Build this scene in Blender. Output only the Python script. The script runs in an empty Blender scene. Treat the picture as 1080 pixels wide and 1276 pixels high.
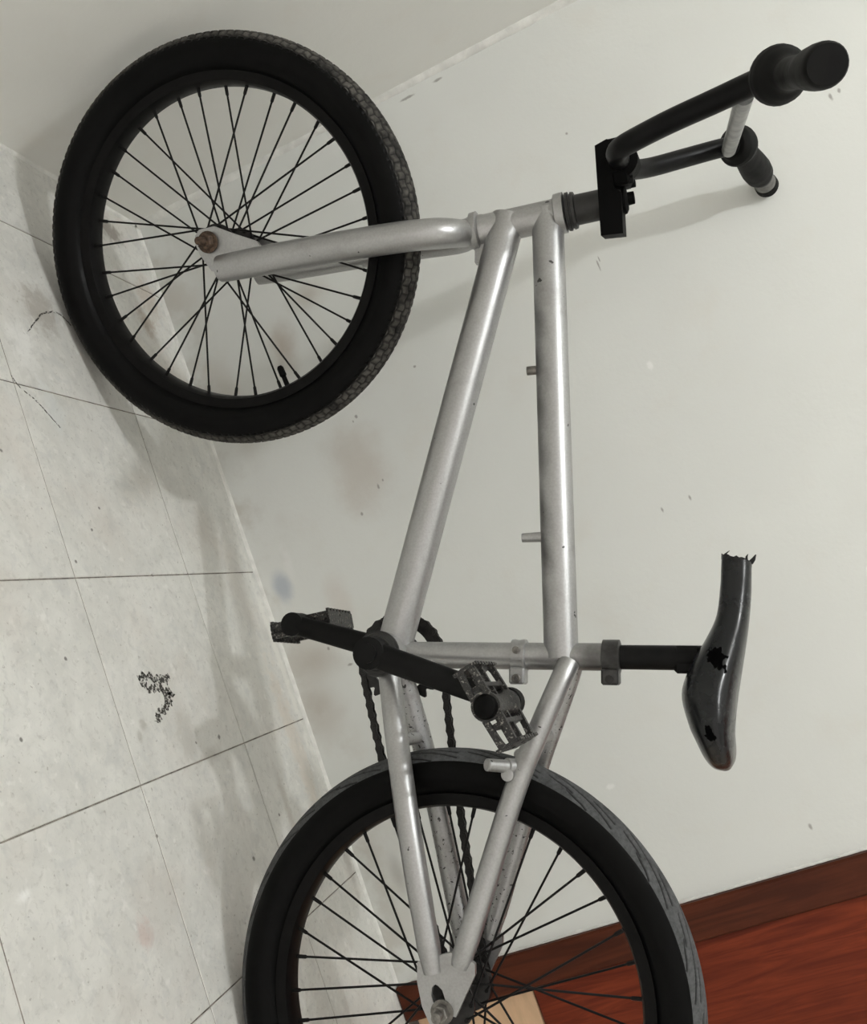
import bpy, math, random
import numpy as np
from mathutils import Vector, Matrix
random.seed(7)
rng = np.random.default_rng(5)
SC = bpy.context.scene
COL = SC.collection
PI = math.pi

# ------------------------------------------------------------------ camera
# hand-held phone turned on its side: the photograph's right-hand edge is the room's "up"
cam = bpy.data.cameras.new('camera')
cam_o = bpy.data.objects.new('camera', cam)
COL.objects.link(cam_o)
cam.sensor_fit = 'VERTICAL'
cam.sensor_height = 24.0
cam.lens = 24.0 * 1202.5 / 1276.0
cam.clip_start = 0.02
RX, RY, RZ = Vector((0.3462, 0.2621, 0.9008)), Vector((0.9280, 0.0454, -0.3699)), Vector((-0.1379, 0.9640, -0.2275))
m = Matrix((RX, -RY, -RZ)).transposed().to_4x4()
m.translation = (0.8414, -1.4095, 0.6403)
cam_o.matrix_world = m
SC.camera = cam_o

# ------------------------------------------------------------------ world, light, exposure
world = bpy.data.worlds.new('world')
SC.world = world
world.use_nodes = True
bg = world.node_tree.nodes['Background']
bg.inputs[0].default_value = (1.0, 0.945, 0.885, 1)
bg.inputs[1].default_value = 1.02
LAMP_POS = (0.60, -1.46, 2.86)
LAMP_POWER = 890.0
SC.view_settings.view_transform = 'Standard'
SC.view_settings.look = 'None'
SC.view_settings.gamma = 1.0
SC.view_settings.exposure = 0.0
SC.view_settings.use_curve_mapping = False

# ------------------------------------------------------------------ object helpers
def props(o, label=None, cat=None, kind=None, group=None):
    if label: o['label'] = label
    if cat: o['category'] = cat
    if kind: o['kind'] = kind
    if group: o['group'] = group
    return o

def link(name, me, parent=None, mat=None, matrix=None):
    o = bpy.data.objects.new(name, me)
    COL.objects.link(o)
    if parent is not None: o.parent = parent
    if matrix is not None: o.matrix_basis = matrix
    if mat is not None and me is not None:
        for mm in (mat if isinstance(mat, (list, tuple)) else [mat]): me.materials.append(mm)
    return o

class MB:
    """collects shapes into one mesh"""
    def __init__(s): s.v = []; s.f = []; s.m = []
    def add(s, vs, fs, mi=0):
        b = len(s.v); s.v += [tuple(v) for v in vs]; s.f += [tuple(i + b for i in f) for f in fs]; s.m += [mi] * len(fs)
    def box(s, lo, hi, mi=0, M=None, ch=0.0):
        (x0, y0, z0), (x1, y1, z1) = lo, hi
        if ch <= 0:
            vs = [(x0,y0,z0),(x1,y0,z0),(x1,y1,z0),(x0,y1,z0),(x0,y0,z1),(x1,y0,z1),(x1,y1,z1),(x0,y1,z1)]
            fs = [(0,3,2,1),(4,5,6,7),(0,1,5,4),(1,2,6,5),(2,3,7,6),(3,0,4,7)]
        else:
            vs = []
            for x, sx in ((x0,1),(x1,-1)):
                for y, sy in ((y0,1),(y1,-1)):
                    for z, sz in ((z0,1),(z1,-1)):
                        vs += [(x, y+sy*ch, z+sz*ch), (x+sx*ch, y, z+sz*ch), (x+sx*ch, y+sy*ch, z)]
            def c(i, j, k, a): return ((i*2+j)*2+k)*3 + a
            fs = [(c(0,0,0,0),c(0,0,1,0),c(0,1,1,0),c(0,1,0,0)), (c(1,0,0,0),c(1,1,0,0),c(1,1,1,0),c(1,0,1,0)),
                  (c(0,0,0,1),c(1,0,0,1),c(1,0,1,1),c(0,0,1,1)), (c(0,1,0,1),c(0,1,1,1),c(1,1,1,1),c(1,1,0,1)),
                  (c(0,0,0,2),c(0,1,0,2),c(1,1,0,2),c(1,0,0,2)), (c(0,0,1,2),c(1,0,1,2),c(1,1,1,2),c(0,1,1,2))]
            for k in (0, 1):
                for j in (0, 1): fs.append((c(0,j,k,1),c(1,j,k,1),c(1,j,k,2),c(0,j,k,2)))
                for i in (0, 1): fs.append((c(i,0,k,0),c(i,1,k,0),c(i,1,k,2),c(i,0,k,2)))
            for i in (0, 1):
                for j in (0, 1):
                    fs.append((c(i,j,0,0),c(i,j,1,0),c(i,j,1,1),c(i,j,0,1)))
                    for k in (0, 1): fs.append((c(i,j,k,0),c(i,j,k,1),c(i,j,k,2)))
        if M is not None: vs = [M @ Vector(v) for v in vs]
        s.add(vs, fs, mi)
    def tube(s, pts, rad, seg=20, cap=True, mi=0, flat=1.0, flatdir=None):
        pts = [Vector(p) for p in pts]; n = len(pts)
        if not isinstance(rad, (list, tuple)): rad = [rad] * n
        T = []
        for i in range(n):
            a = pts[max(i-1, 0)]; b = pts[min(i+1, n-1)]
            T.append((b - a).normalized())
        ref = Vector(flatdir) if flatdir else (Vector((0, 1, 0)) if abs(T[0].y) < .9 else Vector((1, 0, 0)))
        u = (ref - T[0] * ref.dot(T[0])).normalized()
        vs = []; fs = []
        for i in range(n):
            u = (u - T[i] * u.dot(T[i])).normalized(); w = T[i].cross(u)
            for k in range(seg):
                a = 2 * PI * k / seg
                vs.append(pts[i] + (u * math.cos(a) * flat + w * math.sin(a)) * rad[i])
        for i in range(n - 1):
            for k in range(seg):
                fs.append((i*seg+k, i*seg+(k+1) % seg, (i+1)*seg+(k+1) % seg, (i+1)*seg+k))
        if cap:
            fs.append(tuple(range(seg))[::-1]); fs.append(tuple((n-1)*seg + k for k in range(seg)))
        s.add(vs, fs, mi)
    def lathe(s, c, ax, prof, seg=28, mi=0):
        """prof: (distance along axis, radius) pairs"""
        c = Vector(c); ax = Vector(ax).normalized()
        ref = Vector((0, 1, 0)) if abs(ax.y) < .9 else Vector((1, 0, 0))
        u = (ref - ax * ref.dot(ax)).normalized(); w = ax.cross(u)
        vs = []; fs = []; n = len(prof)
        for d, r in prof:
            for k in range(seg):
                a = 2 * PI * k / seg
                vs.append(c + ax * d + (u * math.cos(a) + w * math.sin(a)) * max(r, 1e-5))
        for i in range(n - 1):
            for k in range(seg):
                fs.append((i*seg+k, i*seg+(k+1) % seg, (i+1)*seg+(k+1) % seg, (i+1)*seg+k))
        fs.append(tuple(range(seg))[::-1]); fs.append(tuple((n-1)*seg + k for k in range(seg)))
        s.add(vs, fs, mi)
    def plate(s, poly, y0, y1, mi=0, M=None):
        """polygon in (x, z) thickened along y"""
        n = len(poly)
        vs = [Vector((p[0], y0, p[1])) for p in poly] + [Vector((p[0], y1, p[1])) for p in poly]
        if M is not None: vs = [M @ v for v in vs]
        fs = [tuple(range(n)), tuple(range(n, 2*n))[::-1]] + [(i, n+i, n+(i+1) % n, (i+1) % n) for i in range(n)]
        s.add(vs, fs, mi)
    def ring(s, outer, inner, y0, y1, mi=0, M=None):
        n = len(outer); vs = []
        for y in (y0, y1):
            for P in (outer, inner): vs += [Vector((p[0], y, p[1])) for p in P]
        if M is not None: vs = [M @ v for v in vs]
        fs = []
        for i in range(n):
            j = (i+1) % n
            fs += [(i, j, n+j, n+i), (2*n+i, 3*n+i, 3*n+j, 2*n+j), (i, 2*n+i, 2*n+j, j), (n+i, n+j, 3*n+j, 3*n+i)]
        s.add(vs, fs, mi)
    def mesh(s, name, smooth=True, ang=35, M=None):
        me = bpy.data.meshes.new(name)
        me.from_pydata(s.v, [], s.f)
        if M is not None: me.transform(M)
        me.update()
        import bmesh
        bm = bmesh.new(); bm.from_mesh(me); bmesh.ops.recalc_face_normals(bm, faces=bm.faces)
        bm.to_mesh(me); bm.free()
        me.polygons.foreach_set('material_index', s.m)
        if smooth:
            me.polygons.foreach_set('use_smooth', [True] * len(me.polygons))
            me.set_sharp_from_angle(angle=math.radians(ang))
        me.update()
        return me
    def obj(s, name, mat, parent=None, matrix=None, ang=35, smooth=True):
        return link(name, s.mesh(name, smooth, ang), parent, mat, matrix)

def spline(pts, n=8):
    """Catmull-Rom through pts"""
    P = [Vector(p) for p in pts]; out = []
    for i in range(len(P) - 1):
        p0 = P[max(i-1, 0)]; p1 = P[i]; p2 = P[i+1]; p3 = P[min(i+2, len(P)-1)]
        for k in range(n):
            t = k / n
            out.append(0.5 * ((2*p1) + (p2-p0)*t + (2*p0-5*p1+4*p2-p3)*t*t + (3*p1-p0-3*p2+p3)*t**3))
    out.append(P[-1])
    return out

# ------------------------------------------------------------------ materials
class NT:
    def __init__(s, name):
        s.mat = bpy.data.materials.new(name); s.mat.use_nodes = True
        s.t = s.mat.node_tree; s.b = s.t.nodes['Principled BSDF']; s.out = s.t.nodes['Material Output']
        s.tc = s.t.nodes.new('ShaderNodeTexCoord'); s.geo = None
    def n(s, typ, **kw):
        nd = s.t.nodes.new(typ)
        for k, v in kw.items(): setattr(nd, k, v)
        return nd
    def set(s, sock, v):
        if hasattr(v, 'is_output'): s.t.links.new(v, sock)
        elif isinstance(v, (tuple, list)) and len(v) == 3 and sock.type == 'RGBA': sock.default_value = (*v, 1)
        else: sock.default_value = v
    def pos(s):
        if s.geo is None: s.geo = s.n('ShaderNodeNewGeometry')
        return s.geo.outputs['Position']
    def noise(s, vec, scale, detail=4, rough=.55, dist=0.0):
        nd = s.n('ShaderNodeTexNoise'); s.set(nd.inputs['Vector'], vec)
        nd.inputs['Scale'].default_value = scale; nd.inputs['Detail'].default_value = detail
        nd.inputs['Roughness'].default_value = rough; nd.inputs['Distortion'].default_value = dist
        return nd.outputs['Fac']
    def math(s, op, a, b=0.0, c=None, clamp=False):
        nd = s.n('ShaderNodeMath', operation=op, use_clamp=clamp)
        s.set(nd.inputs[0], a); s.set(nd.inputs[1], b)
        if c is not None: s.set(nd.inputs[2], c)
        return nd.outputs[0]
    def rng(s, v, a, b, c=0.0, d=1.0, smooth=True):
        nd = s.n('ShaderNodeMapRange', interpolation_type='SMOOTHSTEP' if smooth else 'LINEAR')
        for i, x in enumerate((v, a, b, c, d)): s.set(nd.inputs[i], x)
        return nd.outputs[0]
    def mix(s, fac, a, b, blend='MIX'):
        nd = s.n('ShaderNodeMix', data_type='RGBA', blend_type=blend)
        s.set(nd.inputs[0], fac); s.set(nd.inputs[6], a); s.set(nd.inputs[7], b)
        return nd.outputs[2]
    def mapping(s, vec, scale=(1, 1, 1), loc=(0, 0, 0), rot=(0, 0, 0)):
        nd = s.n('ShaderNodeMapping'); s.set(nd.inputs[0], vec)
        nd.inputs['Location'].default_value = loc; nd.inputs['Rotation'].default_value = rot; nd.inputs['Scale'].default_value = scale
        return nd.outputs[0]
    def blob(s, vec, c, r, soft=.6, nz=None, amt=.5):
        """1 inside an ellipsoid, 0 outside, edge roughened by noise"""
        mp = s.mapping(vec, scale=tuple(1/x for x in r), loc=tuple(-a/x for a, x in zip(c, r)))
        ln = s.n('ShaderNodeVectorMath', operation='LENGTH'); s.set(ln.inputs[0], mp)
        v = ln.outputs['Value']
        if nz is not None: v = s.math('ADD', v, s.math('MULTIPLY', s.math('SUBTRACT', nz, .5), amt * 2))
        return s.rng(v, 1.0, 1.0 - soft)
    def bump(s, h, strength=.3, dist=.002):
        nd = s.n('ShaderNodeBump'); nd.inputs['Strength'].default_value = strength; nd.inputs['Distance'].default_value = dist
        s.set(nd.inputs['Height'], h); s.t.links.new(nd.outputs[0], s.b.inputs['Normal'])
    def fin(s, col=None, rough=None, metal=None, **kw):
        if col is not None: s.set(s.b.inputs['Base Color'], col)
        if rough is not None: s.set(s.b.inputs['Roughness'], rough)
        if metal is not None: s.set(s.b.inputs['Metallic'], metal)
        for k, v in kw.items(): s.set(s.b.inputs[k], v)
        return s.mat

def wall_mat(name, base, dirt=True):
    n = NT(name); P = n.pos()
    big = n.noise(P, 2.2, 3); med = n.noise(P, 11, 5, .6); fine = n.noise(P, 160, 3, .6)
    col = n.mix(n.rng(big, .3, .7), tuple(b * .96 for b in base), tuple(min(b * 1.03, 1) for b in base))
    col = n.mix(n.math('MULTIPLY', n.rng(med, .5, .8), .22), col, (base[0] * .88, base[1] * .80, base[2] * .72))
    if dirt:
        for c, r, colr, a in [((.53, 0, .22), (.10, .3, .07), (.44, .36, .29), .40), ((.30, 0, .17), (.06, .3, .035), (.34, .25, .18), .55),
                              ((.24, 0, .24), (.035, .3, .05), (.38, .31, .25), .45), ((.785, 0, .05), (.05, .3, .07), (.40, .34, .28), .45),
                              ((.86, 0, .03), (.07, .3, .05), (.42, .36, .30), .40), ((.66, 0, .035), (.032, .3, .020), (.44, .48, .53), .85),
                              ((.62, 0, .058), (.04, .3, .010), (.78, .78, .76), .8), ((.72, 0, .12), (.07, .3, .03), (.55, .43, .36), .25),
                              ((.36, 0, .06), (.12, .3, .03), (.55, .50, .44), .4), ((.10, 0, .14), (.10, .3, .10), (.5, .45, .38), .30),
                              ((1.13, 0, .06), (.05, .3, .02), (.30, .28, .25), .45)]:
            col = n.mix(n.math('MULTIPLY', n.blob(P, c, r, .9, med, .7), a), col, colr)
        dk = (.16, .14, .12)
        marks = [((.455, 0, .245), (.004, .1, .003)), ((.460, 0, .238), (.003, .1, .002)), ((.57, 0, .24), (.006, .1, .0025)), ((.564, 0, .25), (.003, .1, .002)),
                 ((.394, 0, .67), (.011, .1, .0016)), ((.386, 0, .674), (.006, .1, .0014)), ((.31, 0, 1.058), (.005, .1, .003)), ((.313, 0, 1.045), (.007, .1, .003)),
                 ((.76, 0, .664), (.006, .1, .0022)), ((.762, 0, .622), (.005, .1, .0022)), ((.021, 0, .5), (.003, .1, .018)), ((.018, 0, .553), (.003, .1, .010)),
                 ((.19, 0, .70), (.003, .1, .003)), ((.683, 0, .474), (.003, .1, .003)), ((.775, 0, .075), (.004, .1, .003)), ((.81, 0, .10), (.003, .1, .006)),
                 ((.60, 0, .20), (.004, .1, .003)), ((.42, 0, .36), (.003, .1, .003)), ((1.232, 0, .645), (.006, .1, .003))]
        for c, r in marks:
            col = n.mix(n.math('MULTIPLY', n.blob(P, c, r, .7, fine, .5), .62), col, dk)
        for c, r in [((.562, 0, .683), (.009, .1, .006)), ((1.102, 0, .409), (.006, .1, .008))]:
            col = n.mix(n.math('MULTIPLY', n.blob(P, c, r, .7, fine, .6), .7), col, (.84, .84, .82))
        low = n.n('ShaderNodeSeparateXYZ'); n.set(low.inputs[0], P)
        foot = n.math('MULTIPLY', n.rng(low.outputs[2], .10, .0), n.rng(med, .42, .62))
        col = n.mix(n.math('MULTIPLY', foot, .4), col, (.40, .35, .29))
    n.bump(n.math('ADD', n.math('MULTIPLY', med, .8), n.math('MULTIPLY', fine, .12)), .35, .004)
    return n.fin(col, .72)

WALL = wall_mat('wall_paint', (.715, .725, .695))
WALL2 = wall_mat('side_wall_paint', (.79, .785, .745), dirt=False)
CEIL = wall_mat('ceiling_paint', (.8, .8, .78), dirt=False)

def floor_mat():
    n = NT('stone_tile'); P = n.pos()
    oi = n.n('ShaderNodeObjectInfo')
    off = n.n('ShaderNodeVectorMath', operation='MULTIPLY_ADD')
    n.set(off.inputs[0], P); off.inputs[1].default_value = (1, 1, 1)
    cb = n.n('ShaderNodeCombineXYZ'); n.set(cb.inputs[0], n.math('MULTIPLY', oi.outputs['Random'], 7.0)); n.set(cb.inputs[1], n.math('MULTIPLY', oi.outputs['Random'], 3.0))
    n.t.links.new(cb.outputs[0], off.inputs[2]); V = off.outputs[0]
    cloud = n.noise(V, 13, 5, .65, .6); mott = n.noise(V, 62, 4, .62, .5); spk = n.noise(V, 170, 2, .5); wear = n.noise(P, 5, 4, .6)
    col = n.mix(n.rng(cloud, .35, .68), (.63, .625, .59), (.71, .705, .67))
    col = n.mix(n.math('MULTIPLY', n.rng(mott, .52, .66), .35), col, (.52, .52, .50))
    col = n.mix(n.math('MULTIPLY', n.rng(mott, .46, .34), .35), col, (.76, .75, .71))
    col = n.mix(n.math('MULTIPLY', n.rng(spk, .67, .74), .55), col, (.30, .28, .25))
    col = n.mix(n.math('MULTIPLY', n.rng(n.noise(P, 34, 3, .65), .70, .78), .5), col, (.33, .31, .28))
    col = n.mix(n.math('MULTIPLY', n.rng(n.noise(V, 105, 4, .7, .4), .54, .68), .40), col, (.44, .43, .40))
    col = n.mix(n.math('MULTIPLY', n.rng(n.noise(V, 24, 5, .7, 1.0), .53, .66), .30), col, (.50, .51, .505))
    col = n.mix(n.math('MULTIPLY', n.rng(n.noise(V, 46, 3, .6), .40, .28), .6), col, (.80, .79, .76))
    col = n.mix(n.math('MULTIPLY', n.rng(wear, .5, .72), .30), col, (.54, .47, .41))
    for c, r, cc, a in [((.255, -.36, 0), (.05, .05, .1), (.32, .29, .25), .65), ((.32, -.42, 0), (.05, .03, .1), (.80, .80, .78), .5), ((.40, -.40, 0), (.05, .03, .1), (.66, .69, .69), .4),
                        ((.83, -.34, 0), (.05, .03, .1), (.42, .40, .36), .45), ((.86, -.30, 0), (.015, .035, .1), (.42, .40, .36), .5), ((.80, -.42, 0), (.012, .010, .1), (.36, .34, .30), .55),
                        ((.812, -.435, 0), (.010, .008, .1), (.36, .34, .30), .5), ((.913, -.672, 0), (.008, .012, .1), (.86, .86, .84), .8), ((1.0, -.53, 0), (.02, .018, .1), (.50, .30, .26), .35),
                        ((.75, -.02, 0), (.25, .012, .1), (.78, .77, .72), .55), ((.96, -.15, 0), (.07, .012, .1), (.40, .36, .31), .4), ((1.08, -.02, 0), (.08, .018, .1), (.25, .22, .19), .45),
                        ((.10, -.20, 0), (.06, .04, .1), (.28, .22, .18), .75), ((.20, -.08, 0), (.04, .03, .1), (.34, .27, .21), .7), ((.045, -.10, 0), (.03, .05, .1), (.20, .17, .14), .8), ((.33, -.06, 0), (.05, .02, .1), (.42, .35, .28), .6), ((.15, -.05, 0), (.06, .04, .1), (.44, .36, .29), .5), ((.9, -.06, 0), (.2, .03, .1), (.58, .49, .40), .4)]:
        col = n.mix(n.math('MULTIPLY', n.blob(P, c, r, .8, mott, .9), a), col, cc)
    for x, y, r in [(.843, -.268, .004), (.84, -.325, .0025), (.71, -.52, .003), (.78, -.62, .003), (.92, -.46, .003), (.56, -.40, .003), (.62, -.30, .003), (.53, -.37, .0028), (.60, -.45, .003), (.47, -.52, .003), (1.0, -.28, .004), (.97, -.18, .003)]:
        col = n.mix(n.math('MULTIPLY', n.blob(P, (x, y, 0), (r, r, .1), .6, spk, .6), .8), col, (.10, .09, .08))
    n.bump(n.math('ADD', mott, n.math('MULTIPLY', spk, .4)), .12, .001)
    return n.fin(col, n.rng(cloud, .3, .7, .38, .55), None, **{'Specular IOR Level': .35})
TILE = floor_mat()

def simple(name, col, rough, metal=0.0, nscale=40, var=.12, bump=.1, coord='Object', bdist=.001, **kw):
    n = NT(name); V = n.tc.outputs[coord]
    z = n.noise(V, nscale, 4, .6)
    c = n.mix(n.rng(z, .3, .7), tuple(x * (1 - var) for x in col), tuple(min(1, x * (1 + var)) for x in col))
    if bump: n.bump(z, bump, bdist)
    return n.fin(c, n.rng(z, .3, .7, max(rough - .06, .02), rough + .06), metal, **kw)

GROUT = simple('joint_dirt', (.20, .18, .155), .9, nscale=60, var=.5)
PLASTER = simple('rough_plaster', (.72, .715, .68), .85, nscale=45, var=.10, bump=.3, bdist=.003)

def silver_mat(name, chips=0.0, grime=.35, soot_shade=None):
    n = NT(name); V = n.tc.outputs['Object']
    g = n.noise(V, 16, 5, .65, .4); f = n.noise(V, 420, 2, .5); ch = n.noise(V, 230, 3, .6, .3)
    c = n.mix(n.rng(f, .3, .7), (.385, .385, .382), (.425, .425, .425))
    c = n.mix(n.math('MULTIPLY', n.rng(g, .50, .78), grime), c, (.20, .19, .17))
    if soot_shade:
        for cc, r, a in soot_shade: c = n.mix(n.math('MULTIPLY', n.blob(V, cc, r, .9, g, .5), a), c, (.055, .052, .05))
    sp = n.rng(n.noise(V, 95, 2, .5), .735, .75)
    c = n.mix(n.math('MULTIPLY', sp, .85), c, (.03, .03, .028))
    if chips: 
        k = n.rng(ch, .74 - chips, .76 - chips)
        c = n.mix(k, c, (.03, .028, .025))
        metal = n.rng(k, 0, 1, .85, .1); ro = n.rng(k, 0, 1, .42, .6)
    else: metal = .85; ro = n.rng(g, .3, .8, .34, .50)
    n.bump(f, .05, .0006)
    return n.fin(c, ro, metal)
SILVER = silver_mat('silver_paint')
SILVER_TT = silver_mat('silver_paint_top_tube', soot_shade=[((F_, .0, .6335 + (F_ - .772) * .336 - .020), (.05, .05, .019), a_) for F_, a_ in ((.72, .35), (.66, .6), (.61, .85), (.56, .7), (.51, .5), (.45, .8), (.41, .85), (.36, .55), (.32, .3))])  # sooty patches that also paint in the shaded underside of the tube
SILVER_CHIP = silver_mat('chipped_silver_paint', chips=.115, grime=.8)
SILVER_ST = silver_mat('silver_paint_seat_tube', soot_shade=[((.272, 0, .505), (.03, .05, .028), .85), ((.288, 0, .455), (.02, .05, .02), .35)])  # dark reflection near the tube's upper end, painted into the colour
BLACKP = simple('black_metal_paint', (.0045, .0045, .0045), .5, 0, var=.3, nscale=60, **{'Specular IOR Level': .14})
STEMB = simple('stem_black', (.0025, .0025, .0025), .6, 0, var=.2, nscale=60, **{'Specular IOR Level': .06})
BARB = simple('bar_black', (.003, .003, .0033), .42, 0, var=.3, nscale=50, **{'Specular IOR Level': .15})
CLAMPB = simple('worn_black_clamp', (.028, .027, .026), .4, .2, var=.5, nscale=90)
RUBBER = simple('tyre_rubber', (.0022, .0022, .0022), .45, 0, var=.25, nscale=70, **{'Specular IOR Level': .09})
GRIP = simple('grip_rubber', (.0045, .0045, .0043), .62, 0, var=.3, nscale=70, **{'Specular IOR Level': .16})
GRIPEND = simple('grey_grip_band', (.12, .118, .11), .6, 0, var=.4, nscale=120)
RIM = simple('black_rim', (.0030, .0028, .0028), .42, 0, var=.4, nscale=90, **{'Specular IOR Level': .12})
SPOKE = simple('black_spoke', (.006, .0055, .0055), .5, .1, bump=0, **{'Specular IOR Level': .2})
CHAIN = simple('oily_chain', (.011, .010, .009), .5, .3, var=.6, nscale=300)
DARKST = simple('dark_steel', (.014, .013, .0125), .4, .3, var=.5, nscale=120)
RUST = simple('rusty_steel', (.075, .048, .032), .7, .35, var=.6, nscale=260, bump=.5)
STEEL = simple('worn_steel', (.20, .19, .175), .4, .8, var=.35, nscale=150)
CROSS = simple('scratched_grey_bar', (.26, .26, .255), .42, .45, var=.45, nscale=40)
CUP = simple('dull_headset_black', (.017, .0165, .016), .45, .1, var=.3, nscale=80)

def pedal_mat():
    n = NT('worn_pedal'); V = n.tc.outputs['Object']
    z = n.noise(V, 330, 4, .7, .3)
    k = n.rng(z, .54, .66)
    return n.fin(n.mix(k, (.010, .0095, .009), (.30, .285, .26)), n.rng(z, .3, .7, .3, .6), n.math('MULTIPLY', k, .7))
PEDAL = pedal_mat()

def tread_mat(name, dust, lo, hi, amount):
    n = NT(name); V = n.tc.outputs['Object']
    at = n.n('ShaderNodeAttribute', attribute_name='groove')
    z = n.noise(V, 30, 4, .6); z2 = n.noise(V, 260, 3, .6)
    k = n.math('MULTIPLY', n.rng(z, lo, hi), n.math('SUBTRACT', 1.0, at.outputs['Fac'], clamp=True))
    k = n.math('MULTIPLY', k, n.rng(z2, .2, .7, .55, 1.0))
    k = n.math('MULTIPLY', k, amount)
    n.bump(z2, .25, .0008)
    return n.fin(n.mix(k, (.005, .005, .005), dust), .7, 0, **{'Specular IOR Level': .15})
TREAD_F = tread_mat('dusty_block_tread', (.125, .118, .105), .25, .62, .8)
TREAD_R = tread_mat('dusty_slick_tread', (.105, .108, .110), .15, .5, .9)

def saddle_mat():
    n = NT('glossy_saddle_plastic'); V = n.tc.outputs['Object']
    z = n.noise(V, 55, 3, .6)
    z2 = n.noise(V, 130, 3, .6)
    tail = n.blob(V, (.140, 0, .588), (.035, .09, .028), .8, z, .3)
    c = n.mix(n.math('MULTIPLY', tail, .55), (.006, .0068, .0080), (.10, .072, .05))
    h1 = n.blob(V, (.2345, .052, .622), (.0135, .03, .0085), .15, z2, 1.3); h2 = n.blob(V, (.1705, .060, .5905), (.0085, .04, .0055), .15, z2, 1.4)
    c = n.mix(h1, c, (.002, .002, .002)); c = n.mix(h2, c, (.002, .002, .002))
    n.bump(n.noise(V, 28, 3, .5), .30, .003)
    hole = n.math('MAXIMUM', h1, h2)
    return n.fin(c, n.math('MAXIMUM', n.rng(z, .3, .7, .20, .30), hole), 0, **{'Specular IOR Level': n.math('MULTIPLY', n.math('SUBTRACT', 1.0, hole), .36)})
SADDLE = saddle_mat()
TORN = simple('torn_foam_black', (.006, .006, .006), .9, 0, nscale=200, bump=.8)

def wood_mat(name, dark, light, sc=9):
    n = NT(name); P = n.pos()
    V = n.mapping(P, scale=(sc * 6, sc * 6, sc * .55))
    g = n.noise(V, 1.0, 5, .6, 1.6); g2 = n.noise(n.mapping(P, scale=(180, 180, 6)), 1.0, 3, .6); b = n.noise(n.mapping(P, scale=(3, 3, 2.2)), 1.0, 3)
    c = n.mix(n.rng(g, .28, .72), dark, light)
    c = n.mix(n.math('MULTIPLY', n.rng(g2, .4, .7), .25), c, tuple(x * .5 for x in dark))
    c = n.mix(n.math('MULTIPLY', n.rng(b, .4, .65), .35), c, tuple(x * .7 for x in dark))
    n.bump(g, .12, .002)
    return n.fin(c, .45, 0, **{'Specular IOR Level': .14})
DOOR = wood_mat('varnished_red_door_wood', (.105, .016, .006), (.215, .038, .013))
CASING = wood_mat('dark_casing_wood', (.052, .013, .006), (.095, .024, .010), 7)
PLY = simple('pale_bare_wood', (.62, .41, .25), .6, 0, nscale=14, var=.08, bump=.15, coord='Generated')
BULB = NT('lit_bulb'); BULB.fin((1, 1, 1), .5); BULB.set(BULB.b.inputs['Emission Color'], (.975, .995, 1.0)); BULB.b.inputs['Emission Strength'].default_value = LAMP_POWER
BULB = BULB.mat
WHITEP = simple('white_lamp_plastic', (.75, .74, .72), .5)

# ------------------------------------------------------------------ the room
ROOM_X, ROOM_Y, ROOM_H = 3.2, -3.3, 3.05
DX0, DX1, DH = 1.292, 2.16, 2.08          # rough door opening in the back wall
b = MB()
b.box((-.12, 0, -.06), (DX0, .12, ROOM_H)); b.box((DX1, 0, -.06), (ROOM_X, .12, ROOM_H)); b.box((DX0, 0, DH), (DX1, .12, ROOM_H))
props(b.obj('wall_back', WALL, smooth=False), 'off-white painted plaster wall behind the bicycle, scuffed and stained', kind='structure')
b = MB(); b.box((-.12, ROOM_Y, -.06), (0, 0, ROOM_H))
props(b.obj('wall_left', WALL2, smooth=False), 'off-white side wall meeting the back wall beside the front wheel', kind='structure')
b = MB(); b.box((ROOM_X, ROOM_Y, -.06), (ROOM_X + .12, .12, ROOM_H))
props(b.obj('wall_right', WALL2, smooth=False), kind='structure')
b = MB(); b.box((-.12, ROOM_Y, ROOM_H), (ROOM_X + .12, .12, ROOM_H + .1))
props(b.obj('ceiling', CEIL, smooth=False), kind='structure')

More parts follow.
